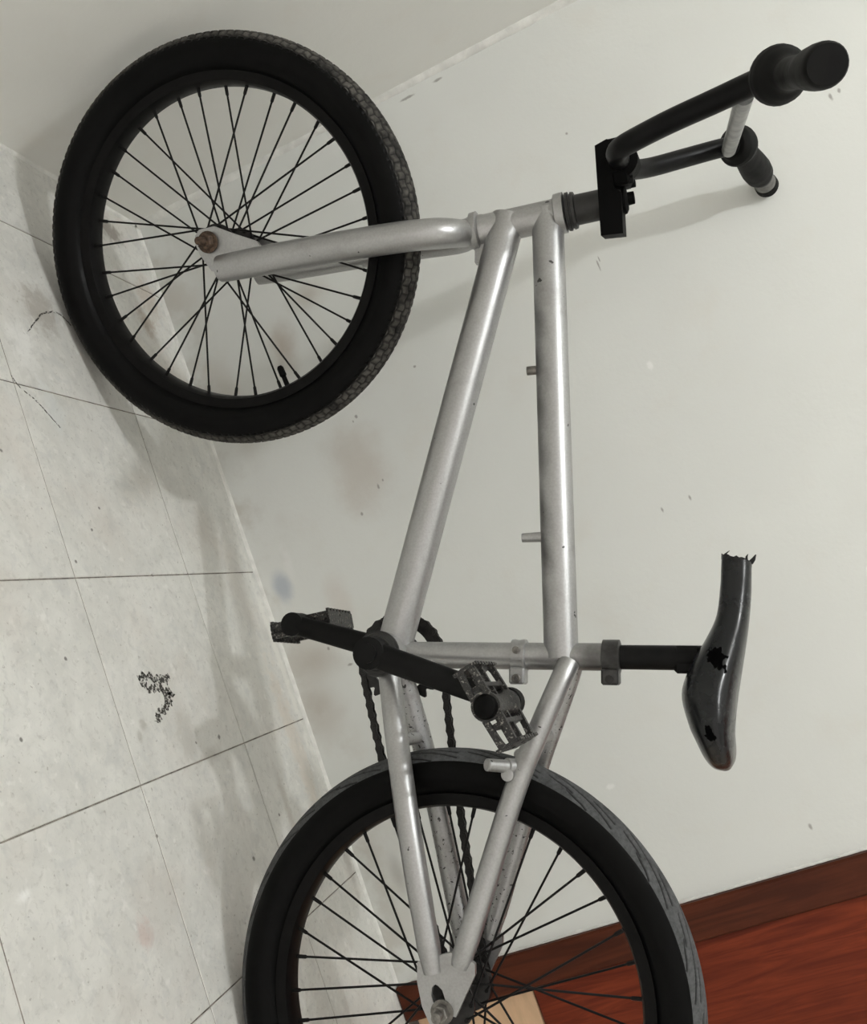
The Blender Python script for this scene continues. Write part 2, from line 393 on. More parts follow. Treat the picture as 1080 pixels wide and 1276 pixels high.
b = MB(); b.box((0, ROOM_Y, -.06), (ROOM_X, 0, -.0012)); b.box((DX0, 0, -.06), (DX1, .12, -.0012))
floor = props(b.obj('floor', GROUT, smooth=False), 'floor of square pale speckled stone tiles with dark dirty joints', kind='structure')
TX, TY, PX, PY, GAP = .6199, -.2083, .2428, .2514, .0016
tile_cache = {}
xs = [TX + PX * k for k in range(-3, 13)]; xs = [x for x in xs if 0.02 < x < ROOM_X - .02]; xs = [0.0] + xs + [ROOM_X]
ys = [0.0, TY] + [TY - PY * k for k in range(1, 14)]; ys = [y for y in ys if y > ROOM_Y + .02] + [ROOM_Y]
for i in range(len(xs) - 1):
    for j in range(len(ys) - 1):
        w = xs[i+1] - xs[i] - GAP; d = ys[j] - ys[j+1] - GAP
        key = (round(w, 4), round(d, 4))
        if key not in tile_cache:
            t = MB(); c_ = .0008
            x_, y_ = w / 2, d / 2
            vs = [(-x_, -y_, -.006), (x_, -y_, -.006), (x_, y_, -.006), (-x_, y_, -.006),
                  (-x_, -y_, -c_), (x_, -y_, -c_), (x_, y_, -c_), (-x_, y_, -c_),
                  (-x_+c_, -y_+c_, 0), (x_-c_, -y_+c_, 0), (x_-c_, y_-c_, 0), (-x_+c_, y_-c_, 0)]
            fs = [(8, 9, 10, 11)] + [(k, (k+1) % 4, 4 + (k+1) % 4, 4+k) for k in range(4)] + [(4+k, 4+(k+1) % 4, 8+(k+1) % 4, 8+k) for k in range(4)]
            t.add(vs, fs); me = t.mesh('tile', smooth=False); me.materials.append(TILE); tile_cache[key] = me
        o = link('tile', tile_cache[key], floor)
        o.location = ((xs[i] + xs[i+1]) / 2, (ys[j] + ys[j+1]) / 2, -random.random() * .0003)
        o.rotation_euler = (random.uniform(-.0008, .0008), random.uniform(-.0008, .0008), 0)

# black scribbled scuffs and a hairline crack lying on the tiles
def ribbon(name, pts, w, mat, parent, z=.0006, jit=.35, seed=1):
    r = random.Random(seed); P = spline([(x, y, 0) for x, y in pts], 10); vs = []; fs = []
    for i, p in enumerate(P):
        a = P[max(i-1, 0)]; c = P[min(i+1, len(P)-1)]; t = (c - a).normalized(); n_ = Vector((-t.y, t.x, 0))
        ww = w * (1 + r.uniform(-jit, jit)) * (.35 + .65 * math.sin(PI * (i + .6) / len(P)))
        o = n_ * r.uniform(-.35, .35) * w
        for s_, h in ((1, z - .0006), (1, z), (-1, z), (-1, z - .0006)): vs.append((*(p + o + n_ * ww / 2 * s_)[:2], h))
    for i in range(len(P) - 1):
        for k in range(3): fs.append((i*4+k, i*4+k+1, i*4+k+5, i*4+k+4))
    m_ = MB(); m_.add(vs, fs); return m_.obj(name, mat, parent, smooth=False)
n = NT('scuff_black'); zz = n.noise(n.pos(), 230, 4, .7)
n.fin((.055, .052, .046), .8, 0, Alpha=n.rng(zz, .45, .50)); SCUFF = n.mat
sb = MB()
ribbon('scuff_mark', [(.748, -.403), (.746, -.385), (.756, -.352), (.752, -.337)], .009, SCUFF, floor, seed=2)
ribbon('scuff_mark', [(.748, -.403), (.759, -.390), (.768, -.360), (.773, -.346), (.785, -.366), (.797, -.388), (.803, -.392)], .011, SCUFF, floor, seed=5)
ribbon('scuff_mark', [(.368, -.462), (.382, -.452), (.395, -.430), (.414, -.410), (.426, -.398)], .0012, SCUFF, floor, seed=8)
ribbon('scuff_mark', [(.300, -.405), (.262, -.360), (.250, -.322), (.262, -.300)], .0022, SCUFF, floor, seed=9)

# rough plaster fillets in the two corners
def fillet(name, a, c, d1, d2, r0, n_, label):
    a = Vector(a); c = Vector(c); d1 = Vector(d1); d2 = Vector(d2); vs = []; fs = []; k = 5
    rr = random.Random(3); ph = [rr.uniform(0, 6) for _ in range(6)]
    for i in range(n_ + 1):
        t = i / n_; p = a.lerp(c, t); L = (c - a).length * t
        r = r0 * (1 + .10 * math.sin(L * 9 + ph[0]) + .04 * math.sin(L * 61 + ph[1]) + .02 * math.sin(L * 230 + ph[2]) + rr.uniform(-.008, .008))
        vs.append(p - d1 * .002 - d2 * .002)
        for q in range(k):
            f = q / (k - 1) * PI / 2
            vs.append(p + d1 * (r * math.cos(f) if q < k-1 else -.002) + d2 * (r * math.sin(f) if q > 0 else -.002) - (d1 + d2) * .12 * r * math.sin(2 * f))
    m_ = k + 1
    for i in range(n_):
        for q in range(m_): fs.append((i*m_+q, i*m_+(q+1) % m_, (i+1)*m_+(q+1) % m_, (i+1)*m_+q))
    o = MB(); o.add(vs, fs); o = o.obj(name, PLASTER, ang=60); props(o, label, kind='structure'); return o
fillet('trim_1', (.004, 0, 0), (1.279, 0, 0), (0, -1, 0), (0, 0, 1), .0048, 420, 'narrow rough plaster bead along the foot of the back wall')
fillet('trim_2', (0, 0, .004), (0, 0, ROOM_H), (1, 0, 0), (0, -1, 0), .009, 500, 'rough plaster bead up the corner between the two walls')
fillet('trim_3', (0, -.01, 0), (0, ROOM_Y, 0), (1, 0, 0), (0, 0, 1), .005, 420, 'rough plaster bead along the foot of the side wall')

# door: casing, leaf, pale board at its foot, broken plaster edge
door = bpy.data.objects.new('door_1', None); COL.objects.link(door); door.location = (DX0, 0, 0)
props(door, 'dark reddish-brown wooden door in a darker wooden casing at the back wall', kind='structure')
DM = Matrix.Translation((-DX0, 0, 0))
b = MB()
b.box((1.281, -.012, 0), (1.333, .075, 2.09), ch=.003); b.box((2.120, -.012, 0), (2.172, .075, 2.09), ch=.003); b.box((1.3335, -.0115, 2.038), (2.1195, .075, 2.0895), ch=.003)
b.obj('door_casing', CASING, door, DM, smooth=False)
b = MB(); b.box((1.3345, .006, .196), (2.1185, .045, 2.036), ch=.002)
leaf = b.obj('door_leaf', DOOR, door, DM, smooth=False)
b = MB(); b.box((1.3345, .008, .010), (2.1185, .043, .1945), ch=.002)
props(b.obj('kick_board', PLY, door, DM, smooth=False), 'pale bare wood board at the foot of the door')
b = MB(); b.box((1.31, .046, .98), (1.311, .047, .981))
b = MB(); b.lathe((2.06, -.03, 1.0), (0, 1, 0), [(0, .0), (.001, .020), (.012, .026), (.022, .020), (.028, .010), (.036, .010)])
b.obj('door_knob', STEEL, door, DM)
b = MB(); rr = random.Random(11); vs = []; fs = []; N = 520
for i in range(N + 1):
    z = 2.05 * i / N; w = .0016 + .0008 * math.sin(z * 60) * math.sin(z * 17) + rr.uniform(-.0005, .0007)
    h = .0022 + rr.uniform(-.0007, .0007)
    vs += [(1.2815, .001, z), (1.2805, -h, z), (1.2800 - w * .6, -h, z), (1.2795 - w * 1.6, .001, z)]
for i in range(N):
    for q in range(3): fs.append((i*4+q, i*4+q+1, i*4+q+5, i*4+q+4))
b.add(vs, fs); props(b.obj('trim_4', PLASTER, ang=60), 'ragged plaster edge between wall paint and door casing', kind='structure')

# ceiling lamp
lamp = bpy.data.objects.new('ceiling_lamp', None); COL.objects.link(lamp); lamp.location = (LAMP_POS[0], LAMP_POS[1], ROOM_H)
props(lamp, 'bare round bulb hanging in a white holder from the ceiling', 'lamp')
LMx = Matrix.Translation((-LAMP_POS[0], -LAMP_POS[1], -ROOM_H))
b = MB(); b.lathe((LAMP_POS[0], LAMP_POS[1], ROOM_H), (0, 0, -1), [(0, .05), (.012, .05), (.018, .02), (.11, .019), (.135, .022), (.140, .015)])
b.obj('holder', WHITEP, lamp, LMx)
b = MB(); b.lathe(LAMP_POS, (0, 0, 1), [(.044 * -math.cos(PI * k / 10), .044 * math.sin(PI * k / 10)) for k in range(1, 10)], seg=20)
b.obj('bulb', BULB, lamp, LMx)

# ------------------------------------------------------------------ the bicycle
AX = .2498                                  # rear axle height
Fv, Lv, Uv = Vector((-.9921, .1252, 0)), Vector((-.1252, -.9921, -.0042)), Vector((-.0005, -.0042, 1.0))
root = bpy.data.objects.new('bicycle', None); COL.objects.link(root)
rm = Matrix((Fv, Lv, Uv)).transposed().to_4x4(); rm.translation = Vector((1.1778, -.4099, .2498)) - Uv * AX
root.matrix_world = rm
props(root, 'silver-painted BMX bicycle with black wheels, black saddle and black handlebar leaning by the wall', 'bicycle')
def P3(F, U, L=0.0): return Vector((F, L, U + AX))
gv, nv, sv = Vector((.907, .3478, .2375)), Vector((-.3364, .9376, -.0881)), Vector((-.2533, 0, .9674))
# orthonormal steering frame
sv.normalize(); nv = (nv - sv * nv.dot(sv)).normalized(); gv = nv.cross(sv).normalized()
if gv.x < 0: gv = -gv
S = Matrix((gv, nv, sv)).transposed().to_4x4(); S.translation = P3(.790, .2955)
HEAD = P3(.790, .2955)
def hs(s): return HEAD + sv * s

# --- frame
BBc = P3(.3572, .0386)
b = MB()
b.lathe(BBc - Vector((0, .034, 0)), (0, 1, 0), [(0, .0235), (.003, .0245), (.065, .0245), (.068, .0235)], seg=36)  # bottom bracket shell
frame = b.obj('frame', SILVER, root)
b = MB(); b.lathe(hs(.009), sv, [(0, .0190), (.004, .0190), (.007, .0180), (.086, .0180), (.092, .0190)], seg=36); b.obj('head_tube', SILVER, frame)
b = MB(); dt0, dt1 = P3(.782, .3365), P3(.3580, .043)
b.tube([dt0 + Vector((0.006, 0, .004)), dt1], .0200, 32)
o = b.obj('down_tube', SILVER, frame)
b = MB(); b.plate([(.752, .285 + AX), (.782, .296 + AX), (.776, .325 + AX), (.738, .304 + AX)], -.004, .004); b.obj('gusset', SILVER, frame)
b = MB(); tt0, tt1 = P3(.772, .3835), P3(.2885, .2215)
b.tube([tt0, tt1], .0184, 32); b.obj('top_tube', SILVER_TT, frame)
b = MB(); sdir = (P3(.2414, .3561) - BBc).normalized(); stt = BBc + sdir * .2440
b.tube([BBc, BBc + sdir * .2400], .0145, 32); b.obj('seat_tube', SILVER_ST, frame)
def weld(b, c, ax, r, w=.0022):
    pass
for sgn in (1, -1):
    cs = [(.348, .0400, .016), (.2573, .0305, .040), (.1550, .0175, .0535), (.0360, .0015, .056)]
    b = MB(); b.tube(spline([P3(F, U, L * sgn) for F, U, L in cs], 8), [.0125] * 20 + [.0120] * 3 + [.0105, .0095], 28)
    b.obj('chain_stay', SILVER if sgn > 0 else SILVER_CHIP, frame)
    ss = [(.2800, .2290, .012), (.2660, .2170, .022), (.2249, .1800, .035), (.1733, .1358, .046), (.0696, .0574, .056), (.0350, .0300, .056)]
    b = MB(); b.tube(spline([P3(F, U, L * sgn) for F, U, L in ss], 5), [.0115] * 22 + [.0108] * 2 + [.0098, .0088], 24)
    b.obj('seat_stay', SILVER if sgn > 0 else SILVER_CHIP, frame)
    # horizontal dropout with an open slot
    A_ = AX
    poly = [(.0500, -.0105), (.0330, -.0165), (.0100, -.0190), (-.0180, -.0150), (-.0200, -.0062), (.0170, -.0062), (.0235, -.0030), (.0245, .0015), (.0205, .0055), (.0150, .0066),
            (-.0050, .0066), (-.0070, .0130), (.0100, .0300), (.0230, .0425), (.0320, .0480), (.0450, .0400), (.0480, .0250)]
    b = MB()
    y0, y1 = (.053, .059) if sgn > 0 else (-.059, -.053)
    # split the concave plate into two convex-ish lobes plus web
    lo = [(.0500, -.0105), (.0330, -.0165), (.0100, -.0190), (-.0180, -.0150), (-.0200, -.0062), (.0170, -.0062), (.0235, -.0030), (.0260, .0010), (.0500, .0010)]
    hi = [(.0500, .0010), (.0260, .0010), (.0240, .0035), (.0190, .0066), (-.0050, .0066), (-.0080, .0120), (.0100, .0300), (.0240, .0440), (.0330, .0470), (.0470, .0380), (.0500, .0250)]
    for pl in (lo, hi): b.plate([(x, z + A_) for x, z in pl], y0, y1)
    b.obj('dropout', SILVER, frame)
    # brake boss on the stay
    b = MB(); c0 = P3(.1975, .1470, .043 * sgn); dirb = Vector((.32, .75 * sgn, -.58)).normalized()
    b.lathe(c0, dirb, [(0, .0085), (.012, .0085), (.0125, .0066), (.036, .0064), (.037, .0050)], seg=20)
    b.lathe(c0 + Vector((-.004, .004 * sgn, -.008)), Vector((0, sgn, 0)), [(0, .0065), (.010, .0065), (.011, .004)], seg=18)
    b.obj('brake_boss', SILVER, frame)
b = MB(); b.tube([P3(.218, .174, -.03), P3(.218, .174, .03)], .007, 16); b.obj('stay_bridge', SILVER_CHIP, frame)
b = MB(); b.tube([P3(.262, .030, -.034), P3(.262, .030, .034)], .007, 16)
b.obj('stay_bridge', SILVER_CHIP, frame)
# cable stops under the top tube
b = MB(); q = P3(.6003, .3045); dn = Vector((.32, 0, -.947))
b.tube([q - dn * .004, q + dn * .0085], .0052, 12); b.obj('cable_stop', STEEL, frame)
b = MB(); q = P3(.4195, .2450); b.tube([q - dn * .004, q + dn * .0200], [.0058, .0050], 14); b.obj('cable_stop', SILVER, frame)
# clamp ring with ear and bolt on the seat tube
b = MB(); q = P3(.2979, .1945 - .0105)
q = BBc + sdir * ((P3(.2960, .1760) - BBc).dot(sdir)); rd = Vector((-sdir.z, 0, sdir.x)).normalized()   # towards the rear
if rd.x > 0: rd = -rd
b.lathe(q - sdir * .0085, sdir, [(0, .0150), (.001, .0178), (.004, .0182), (.0085, .0172), (.013, .0182), (.016, .0178), (.017, .0150)], seg=32)
Mx = Matrix((rd, Vector((0, 1, 0)), sdir)).transposed().to_4x4(); Mx.translation = q
b.box((.012, -.004, -.0085), (.0300, .0165, .0085), M=Mx, ch=.002)
ring_ = b.obj('cable_clamp', SILVER, frame)
b = MB(); b.lathe(Mx @ Vector((.0240, .013, 0)), (0, 1, 0), [(0, .0048), (.0055, .0048), (.006, .0042), (.006, .0022), (.0035, .0020)], seg=16)
b.lathe(Mx @ Vector((-.006, .0165, 0)), (0, 1, 0), [(0, .0040), (.0035, .0040), (.004, .003)], seg=16); b.obj('clamp_bolt', STEEL, frame)
# seat clamp
b = MB(); q = stt + sdir * .004
b.lathe(q - sdir * .009, sdir, [(0, .0150), (.001, .0182), (.018, .0182), (.019, .0150)], seg=32)
Mx = Matrix((rd, Vector((0, 1, 0)), sdir)).transposed().to_4x4(); Mx.translation = q
b.box((.012, -.0085, -.009), (.0290, .0145, .009), M=Mx, ch=.002)
sc_ = b.obj('seat_clamp', CLAMPB, root)
b = MB(); b.lathe(Mx @ Vector((.023, .0125, 0)), (0, 1, 0), [(0, .0045), (.004, .0045), (.0045, .002)], seg=14); b.obj('bolt', DARKST, sc_)
# seat post
b = MB(); b.tube([BBc + sdir * .20, BBc + sdir * .349], .0127, 28); b.obj('seat_post', BLACKP, root)

# --- saddle
sad_pairs = [((.3318, .4151), (.3137, .4396), .0165), ((.3171, .4085), (.3008, .4344), .0185), ((.3024, .4019), (.2825, .4266), .0215), ((.2759, .3875), (.2600, .4155), .028),
             ((.2580, .3700), (.2400, .4045), .039), ((.2370, .3450), (.2160, .3905), .054), ((.2138, .3268), (.1961, .3789), .064), ((.1845, .3224), (.1780, .3690), .069),
             ((.1660, .3233), (.1610, .3610), .068), ((.1494, .3249), (.1460, .3560), .062), ((.1380, .3290), (.1370, .3515), .050), ((.1316, .3370), (.1312, .3450), .026)]
b = MB(); vs = []; fs = []; K = 36
dense = []
for i in range(len(sad_pairs) - 1):
    for k in range(5):
        t = k / 5
        def cr(a, b_, c, d): return .5 * ((2*b_) + (c-a)*t + (2*a-5*b_+4*c-d)*t*t + (3*b_-a-3*c+d)*t**3)
        q0, q1, q2, q3 = [sad_pairs[min(max(i+j, 0), len(sad_pairs)-1)] for j in (-1, 0, 1, 2)]
        dense.append(((cr(q0[0][0], q1[0][0], q2[0][0], q3[0][0]), cr(q0[0][1], q1[0][1], q2[0][1], q3[0][1])),
                      (cr(q0[1][0], q1[1][0], q2[1][0], q3[1][0]), cr(q0[1][1], q1[1][1], q2[1][1], q3[1][1])), cr(q0[2], q1[2], q2[2], q3[2])))
dense.append(sad_pairs[-1])
for (ub, ut, hw) in dense:
    lo_ = P3(*ub); hi_ = P3(*ut); c = (lo_ + hi_) / 2; up = (hi_ - lo_) / 2
    for k in range(K):
        a = 2 * PI * k / K; ca, sa = math.cos(a), math.sin(a)
        ex = .80 if sa > 0 else .62
        yy = math.copysign(abs(ca) ** ex, ca) * hw * (1.0 if sa > 0 else .97)
        zz_ = math.copysign(abs(sa) ** .85, sa)
        vs.append(c + up * zz_ + Vector((0, yy, 0)))
n_ = len(dense)
for i in range(n_ - 1):
    for k in range(K): fs.append((i*K+k, i*K+(k+1) % K, (i+1)*K+(k+1) % K, (i+1)*K+k))
fs.append(tuple((n_-1)*K+k for k in range(K)))
b.add(vs, fs); saddle = b.obj('saddle', SADDLE, root, ang=60)
# torn open nose: ragged foam plug and frayed strips
b = MB(); rr = random.Random(4); vs = []; fs = []
c = (P3(*sad_pairs[0][0]) + P3(*sad_pairs[0][1])) / 2; up = (P3(*sad_pairs[0][1]) - P3(*sad_pairs[0][0])) / 2
nd = (P3(*sad_pairs[0][0]) - P3(*sad_pairs[1][0])).normalized()
for ring_i, (sc2, dz) in enumerate([(1.02, -.004), (1.02, .001), (.72, .001)]):
    for k in range(K):
        a = 2 * PI * k / K; j = rr.uniform(-.0022, .0012)
        vs.append(c + (up * math.sin(a) * 1.0 + Vector((0, math.cos(a) * .0165, 0))) * sc2 + nd * (dz + j))
for i in range(2):
    for k in range(K): fs.append((i*K+k, i*K+(k+1) % K, (i+1)*K+(k+1) % K, (i+1)*K+k))
fs.append(tuple(2*K+k for k in range(K)))
b.add(vs, fs)
for k in range(2):
    a = rr.uniform(0, 2*PI); p = c + up * math.sin(a) * .95 + Vector((0, math.cos(a) * .0155, 0))
    d_ = (nd + Vector((rr.uniform(-.5, .5), rr.uniform(-.4, .4), rr.uniform(-.4, .6)))).normalized()
    b.tube([p, p + d_ * rr.uniform(.002, .004), p + d_ * .006 + Vector((0, 0, rr.uniform(-.001, .004)))], [.0016, .0011, .0003], 5)
d_ = (up.normalized() * .9 + nd * .5).normalized(); p = c + up * .93
b.tube([p, p + d_ * .003 + nd * .003, p + d_ * .005 + nd * .007], [.003, .0022, .0006], 6)
props(b.obj('torn_nose', TORN, saddle), 'torn black open end of the saddle nose')
b = MB(); q = P3(.2440, .3430)
b.box((-.014, -.011, -.012), (.014, .011, .014), M=Matrix((rd, Vector((0, 1, 0)), sdir)).transposed().to_4x4() if 0 else Matrix.Translation(q) @ Matrix((rd, Vector((0, 1, 0)), sdir)).transposed().to_4x4(), ch=.003)
b.obj('saddle_bracket', BLACKP, saddle)

# --- wheels
def tyre_mesh(name, R, t, kind, tilt):
    fine = np.radians(np.linspace(-66, 66, 79)); side = np.radians(np.linspace(66, 152, 12))[1:]
    ph = np.concatenate([-side[::-1], fine, side]); N = 960
    th = np.linspace(0, 2*np.pi, N, endpoint=False)
    TH, PH = np.meshgrid(th, ph, indexing='ij')
    deg = np.degrees(PH); g = np.zeros_like(TH)
    def line(dist, w): return np.clip(1 - np.abs(dist) / w, 0, 1)
    if kind == 'slick':
        per = 17
        for sgn, shift in ((1, 0.0), (-1, .5)):
            u = (TH * per / (2*np.pi) + shift) % 1.0; d = deg * sgn
            for a, c, p0, p1, cu in ((0, .95, 4, 50, 1.5), (.30, .62, 40, 58, 1), (.62, .95, 20, 33, 0), (.05, .38, 26, 40, 1)):
                for k in (-1, 0, 1):
                    x = (u + k - a) / (c - a); tgt = p0 + (p1 - p0) * x + cu * np.sin(np.pi * x * 2)
                    g = np.maximum(g, line(d - tgt, 2.8) * ((x > 0) & (x < 1)))
        depth = .0016
    else:
        zig = 3.0 * np.sin(TH * 90)
        for c in (-52, -30, -10, 10, 30, 52): g = np.maximum(g, line(deg - c - zig * (1 if c > 0 else -1), 3.6))
        band = np.digitize(deg, [-52, -30, -10, 10, 30, 52]); u = (TH * 150 / (2*np.pi) + .5 * (band % 2)) % 1.0
        g = np.maximum(g, line((u - .5), .17) * (np.abs(deg) < 64))
        depth = .0019
    g = g ** .7
    # slightly squarer shoulder than a circle
    rr_ = t * (1 + .035 * np.cos(2 * (PH - np.pi / 4)) * 0) - g * depth
    wide = 1.04
    Rc = R - t
    # sidewall moulded rings
    rr_ = rr_ + .0007 * np.exp(-((np.abs(deg) - 128) / 3.0) ** 2) - .0006 * np.exp(-((np.abs(deg) - 118) / 3.0) ** 2)
    rad = Rc + rr_ * np.cos(PH); lat = rr_ * np.sin(PH) * wide
    co = np.stack([rad * np.cos(TH), lat, rad * np.sin(TH)], -1).reshape(-1, 3)
    M = len(ph); i = np.arange(N)[:, None]; j = np.arange(M - 1)[None, :]; i2 = (i + 1) % N
    F = np.stack([i*M+j, i*M+j+1, i2*M+j+1, i2*M+j], -1).reshape(-1, 4)
    me = bpy.data.meshes.new(name)
    me.vertices.add(len(co)); me.vertices.foreach_set('co', co.ravel())
    me.loops.add(F.size); me.loops.foreach_set('vertex_index', F.ravel().astype(np.int32))
    me.polygons.add(len(F)); me.polygons.foreach_set('loop_start', np.arange(0, F.size, 4, dtype=np.int32))
    lim = 60 if kind == 'slick' else 56
    mid = np.abs((deg[:, :-1] + deg[:, 1:]) / 2) < lim
    me.polygons.foreach_set('material_index', mid.reshape(-1).astype(np.int32))
    me.polygons.foreach_set('use_smooth', np.ones(len(F), dtype=bool))
    at = me.attributes.new('groove', 'FLOAT', 'POINT'); at.data.foreach_set('value', g.ravel())
    me.update(); me.validate()
    return me

def make_wheel(name, M, R, t, kind, tread, hub_hw, flange_l, flange_r, fr, spoke_rot, rimR, valve_ang, label):
    b = MB()
    b.lathe((0, -hub_hw, 0), (0, 1, 0), [(0, .009), (hub_hw - flange_r - .002, .011), (hub_hw - flange_r - .0015, fr), (hub_hw - flange_r + .0015, fr),
            (hub_hw - flange_r + .004, .0125), (hub_hw + flange_l - .004, .0125), (hub_hw + flange_l - .0015, fr), (hub_hw + flange_l + .0015, fr), (hub_hw + flange_l + .002, .011), (2 * hub_hw, .009)], seg=32)
    wh = b.obj(name, DARKST, root, M); wh['label'] = label
    link('tyre', tyre_mesh('tyre', R, t, kind, 0), wh, [RUBBER, tread])
    # rim: box section
    b = MB(); n_ = 160; prof = [(rimR, -.010), (rimR + .0025, -.0155), (rimR + .014, -.0165), (rimR + .014, -.0145), (rimR + .006, -.011), (rimR + .006, .011), (rimR + .014, .0145), (rimR + .014, .0165), (rimR + .0025, .0155), (rimR, .010)]
    vs = []; fs = []; k_ = len(prof)
    for i in range(n_):
        a = 2*PI*i/n_
        for r, y in prof: vs.append((r*math.cos(a), y, r*math.sin(a)))
    for i in range(n_):
        for q in range(k_): fs.append((i*k_+q, i*k_+(q+1) % k_, ((i+1) % n_)*k_+(q+1) % k_, ((i+1) % n_)*k_+q))
    b.add(vs, fs); b.obj('rim', RIM, wh)
    # 36 spokes laced three-cross
    b = MB(); Lsp = 1.0
    cache = {}
    for i in range(36):
        a = 2*PI*(i + .5)/36 + spoke_rot
        side = 1 if i % 2 == 0 else -1; lead = 1 if (i // 2) % 2 == 0 else -1
        yf = flange_l if side > 0 else -flange_r
        ha = a + lead * math.radians(62) ; hr = fr - .0035
        p0 = Vector((hr*math.cos(ha), yf + lead * .0022, hr*math.sin(ha))); p1 = Vector(((rimR + .002)*math.cos(a), side * .004, (rimR + .002)*math.sin(a)))
        key = (side, lead)
        if key not in cache:
            # mesh for this kind of spoke, modelled at rim angle zero
            R0 = Matrix.Rotation(a, 4, 'Y')  # brings angle a (x->z) back to zero
            q0, q1 = R0 @ p0, R0 @ p1
            s_ = MB(); dd = (q1 - q0).normalized(); Ls = (q1 - q0).length
            s_.tube([q0, q1 - dd * .012], .00125, 7); s_.tube([q1 - dd * .014, q1 - dd * .012, q1 + dd * .001], [.0012, .0021, .0023], 8)
            s_.tube([q0 - Vector((0, lead * .001, 0)), q0 + Vector((0, lead * .0014, 0))], .0022, 8)
            me = s_.mesh('spoke'); me.materials.append(SPOKE); cache[key] = me
        link('spoke', cache[key], wh, None, Matrix.Rotation(-a, 4, 'Y'))
    # valve
    va = valve_ang; b = MB(); u = Vector((math.cos(va), 0, math.sin(va)))
    b.tube([u * (rimR + .003), u * (rimR - .012), u * (rimR - .014), u * (rimR - .024), u * (rimR - .027)], [.0034, .0032, .0046, .0044, .0025], 14)
    b.obj('valve', RUBBER, wh)
    # axle with nuts
    b = MB(); ax = .080
    b.tube([(0, -ax, 0), (0, ax, 0)], .0049, 14)
    axle = b.obj('axle', RUST if kind != 'slick' else STEEL, wh)
    return wh

Mr = Matrix.Translation((0, 0, AX))
rear = make_wheel('rear_wheel', Mr, .2498, .0252, 'slick', TREAD_R, .050, .032, .030, .026, .0, .1895, math.radians(200), 'rear wheel with a dusty grooved slick tyre')
Mf = S @ Matrix.Translation((.0490, 0, -.3138))
front = make_wheel('front_wheel', Mf, .2523, .0262, 'block', TREAD_F, .044, .031, .031, .024, math.radians(-4), .1905, math.radians(167.5), 'front wheel with a worn block-tread tyre')
# nuts
def nut(parent, y, r, h, mat, s=1, cone=False):
    b = MB()
    b.lathe((0, y, 0), (0, s, 0), [(0, r * 1.35), (.0016, r * 1.35)], seg=24)
    b.lathe((0, y + s * .0016, 0), (0, s, 0), [(0, r), (h, r), (h + .001, r * .85)], seg=6 if not cone else 20)
    return b.obj('axle_nut', mat, parent)
for s_ in (1, -1):
    nut(rear, s_ * .059, .0086, .009, STEEL, s_); nut(front, s_ * .0555, .0098, .009, RUST, s_)

# --- fork (steering frame coordinates: forward, lateral, up the axis)
b = MB()
b.lathe((0, 0, -.020), (0, 0, 1), [(0, .014), (.003, .0170), (.014, .0180), (.019, .0200), (.0195, .0228), (.027, .0235), (.0285, .0200)], seg=32)
fork = b.obj('fork', SILVER, root, S)
for s_ in (1, -1):
    pts = [(.000, .004, -.008), (.000, .022, -.013), (.001, .040, -.024), (.003, .052, -.045), (.006, .0555, -.080), (.010, .0560, -.150), (.0135, .0545, -.240), (.0155, .0520, -.3000), (.0157, .0518, -.3060)]
    pl = spline([(x, y * s_, z) for x, y, z in pts], 5)
    rad = [.0150 + .0025 * min(1, i / 12) for i in range(len(pl))]; rad = [r if i < 30 else r - (i - 30) * .00022 for i, r in enumerate(rad)]; rad[-1] *= .88
    b = MB(); b.tube(pl, rad, 28); b.obj('fork_leg', SILVER, fork)
    b = MB(); pol = [(.0660, -.3235), (.0600, -.3300), (.0500, -.3320), (.0370, -.3290), (.0150, -.3180), (.0080, -.2980), (.0120, -.2700), (.0300, -.2470), (.0380, -.2520), (.0560, -.2860), (.0660, -.3030)]
    y0, y1 = sorted((s_ * .0480, s_ * .0535)); b.plate(pol, y0, y1); b.obj('dropout', SILVER, fork)
# --- headset
b = MB(); b.lathe(hs(.098), sv, [(0, .0190), (.0015, .0225), (.0115, .0232), (.0125, .0190)], seg=36)
hd = b.obj('headset_cup', SILVER, root)
b = MB(); b.lathe(hs(.1115), sv, [(0, .0180), (.0005, .0215), (.004, .0220), (.0045, .0195), (.0065, .0195), (.007, .0212), (.0105, .0205), (.0115, .0172), (.0420, .0170)], seg=36)
b.obj('headset_spacer', CUP, root)

# --- stem
b = MB()
b.plate([(-.0360, .1480), (-.0385, .1725), (.0060, .1765), (.0120, .1700), (.0250, .1700), (.0620, .1745), (.0640, .1690), (.0600, .1555)], -.0260, .0260)
b.lathe((.040, -.0250, .1800), (0, 1, 0), [(0, .0165), (.001, .0195), (.049, .0195), (.050, .0165)], seg=32)
b.box((.0500, -.0255, .1640), (.0640, .0255, .1900), ch=.003)
b.box((.0130, -.0255, .1680), (.0300, .0255, .1880), ch=.003)
stem = b.obj('stem', STEMB, root, S)
b = MB(); b.lathe((0, 0, .1755), (0, 0, 1), [(0, .0165), (.003, .0160), (.0055, .0120), (.006, .0075), (.0130, .0070), (.0135, .005)], seg=24); b.obj('top_cap', STEMB, stem)
for y in (-.018, .018):
    b = MB(); b.lathe((.0175, y, .1850), (0, 0, 1), [(0, .0045), (.006, .0045), (.0065, .003)], seg=12); b.obj('bolt', BLACKP, stem)
    b = MB(); b.lathe((.062, y, .1855), (0, 0, 1), [(0, .0042), (.005, .0042), (.0055, .003)], seg=12); b.obj('bolt', BLACKP, stem)

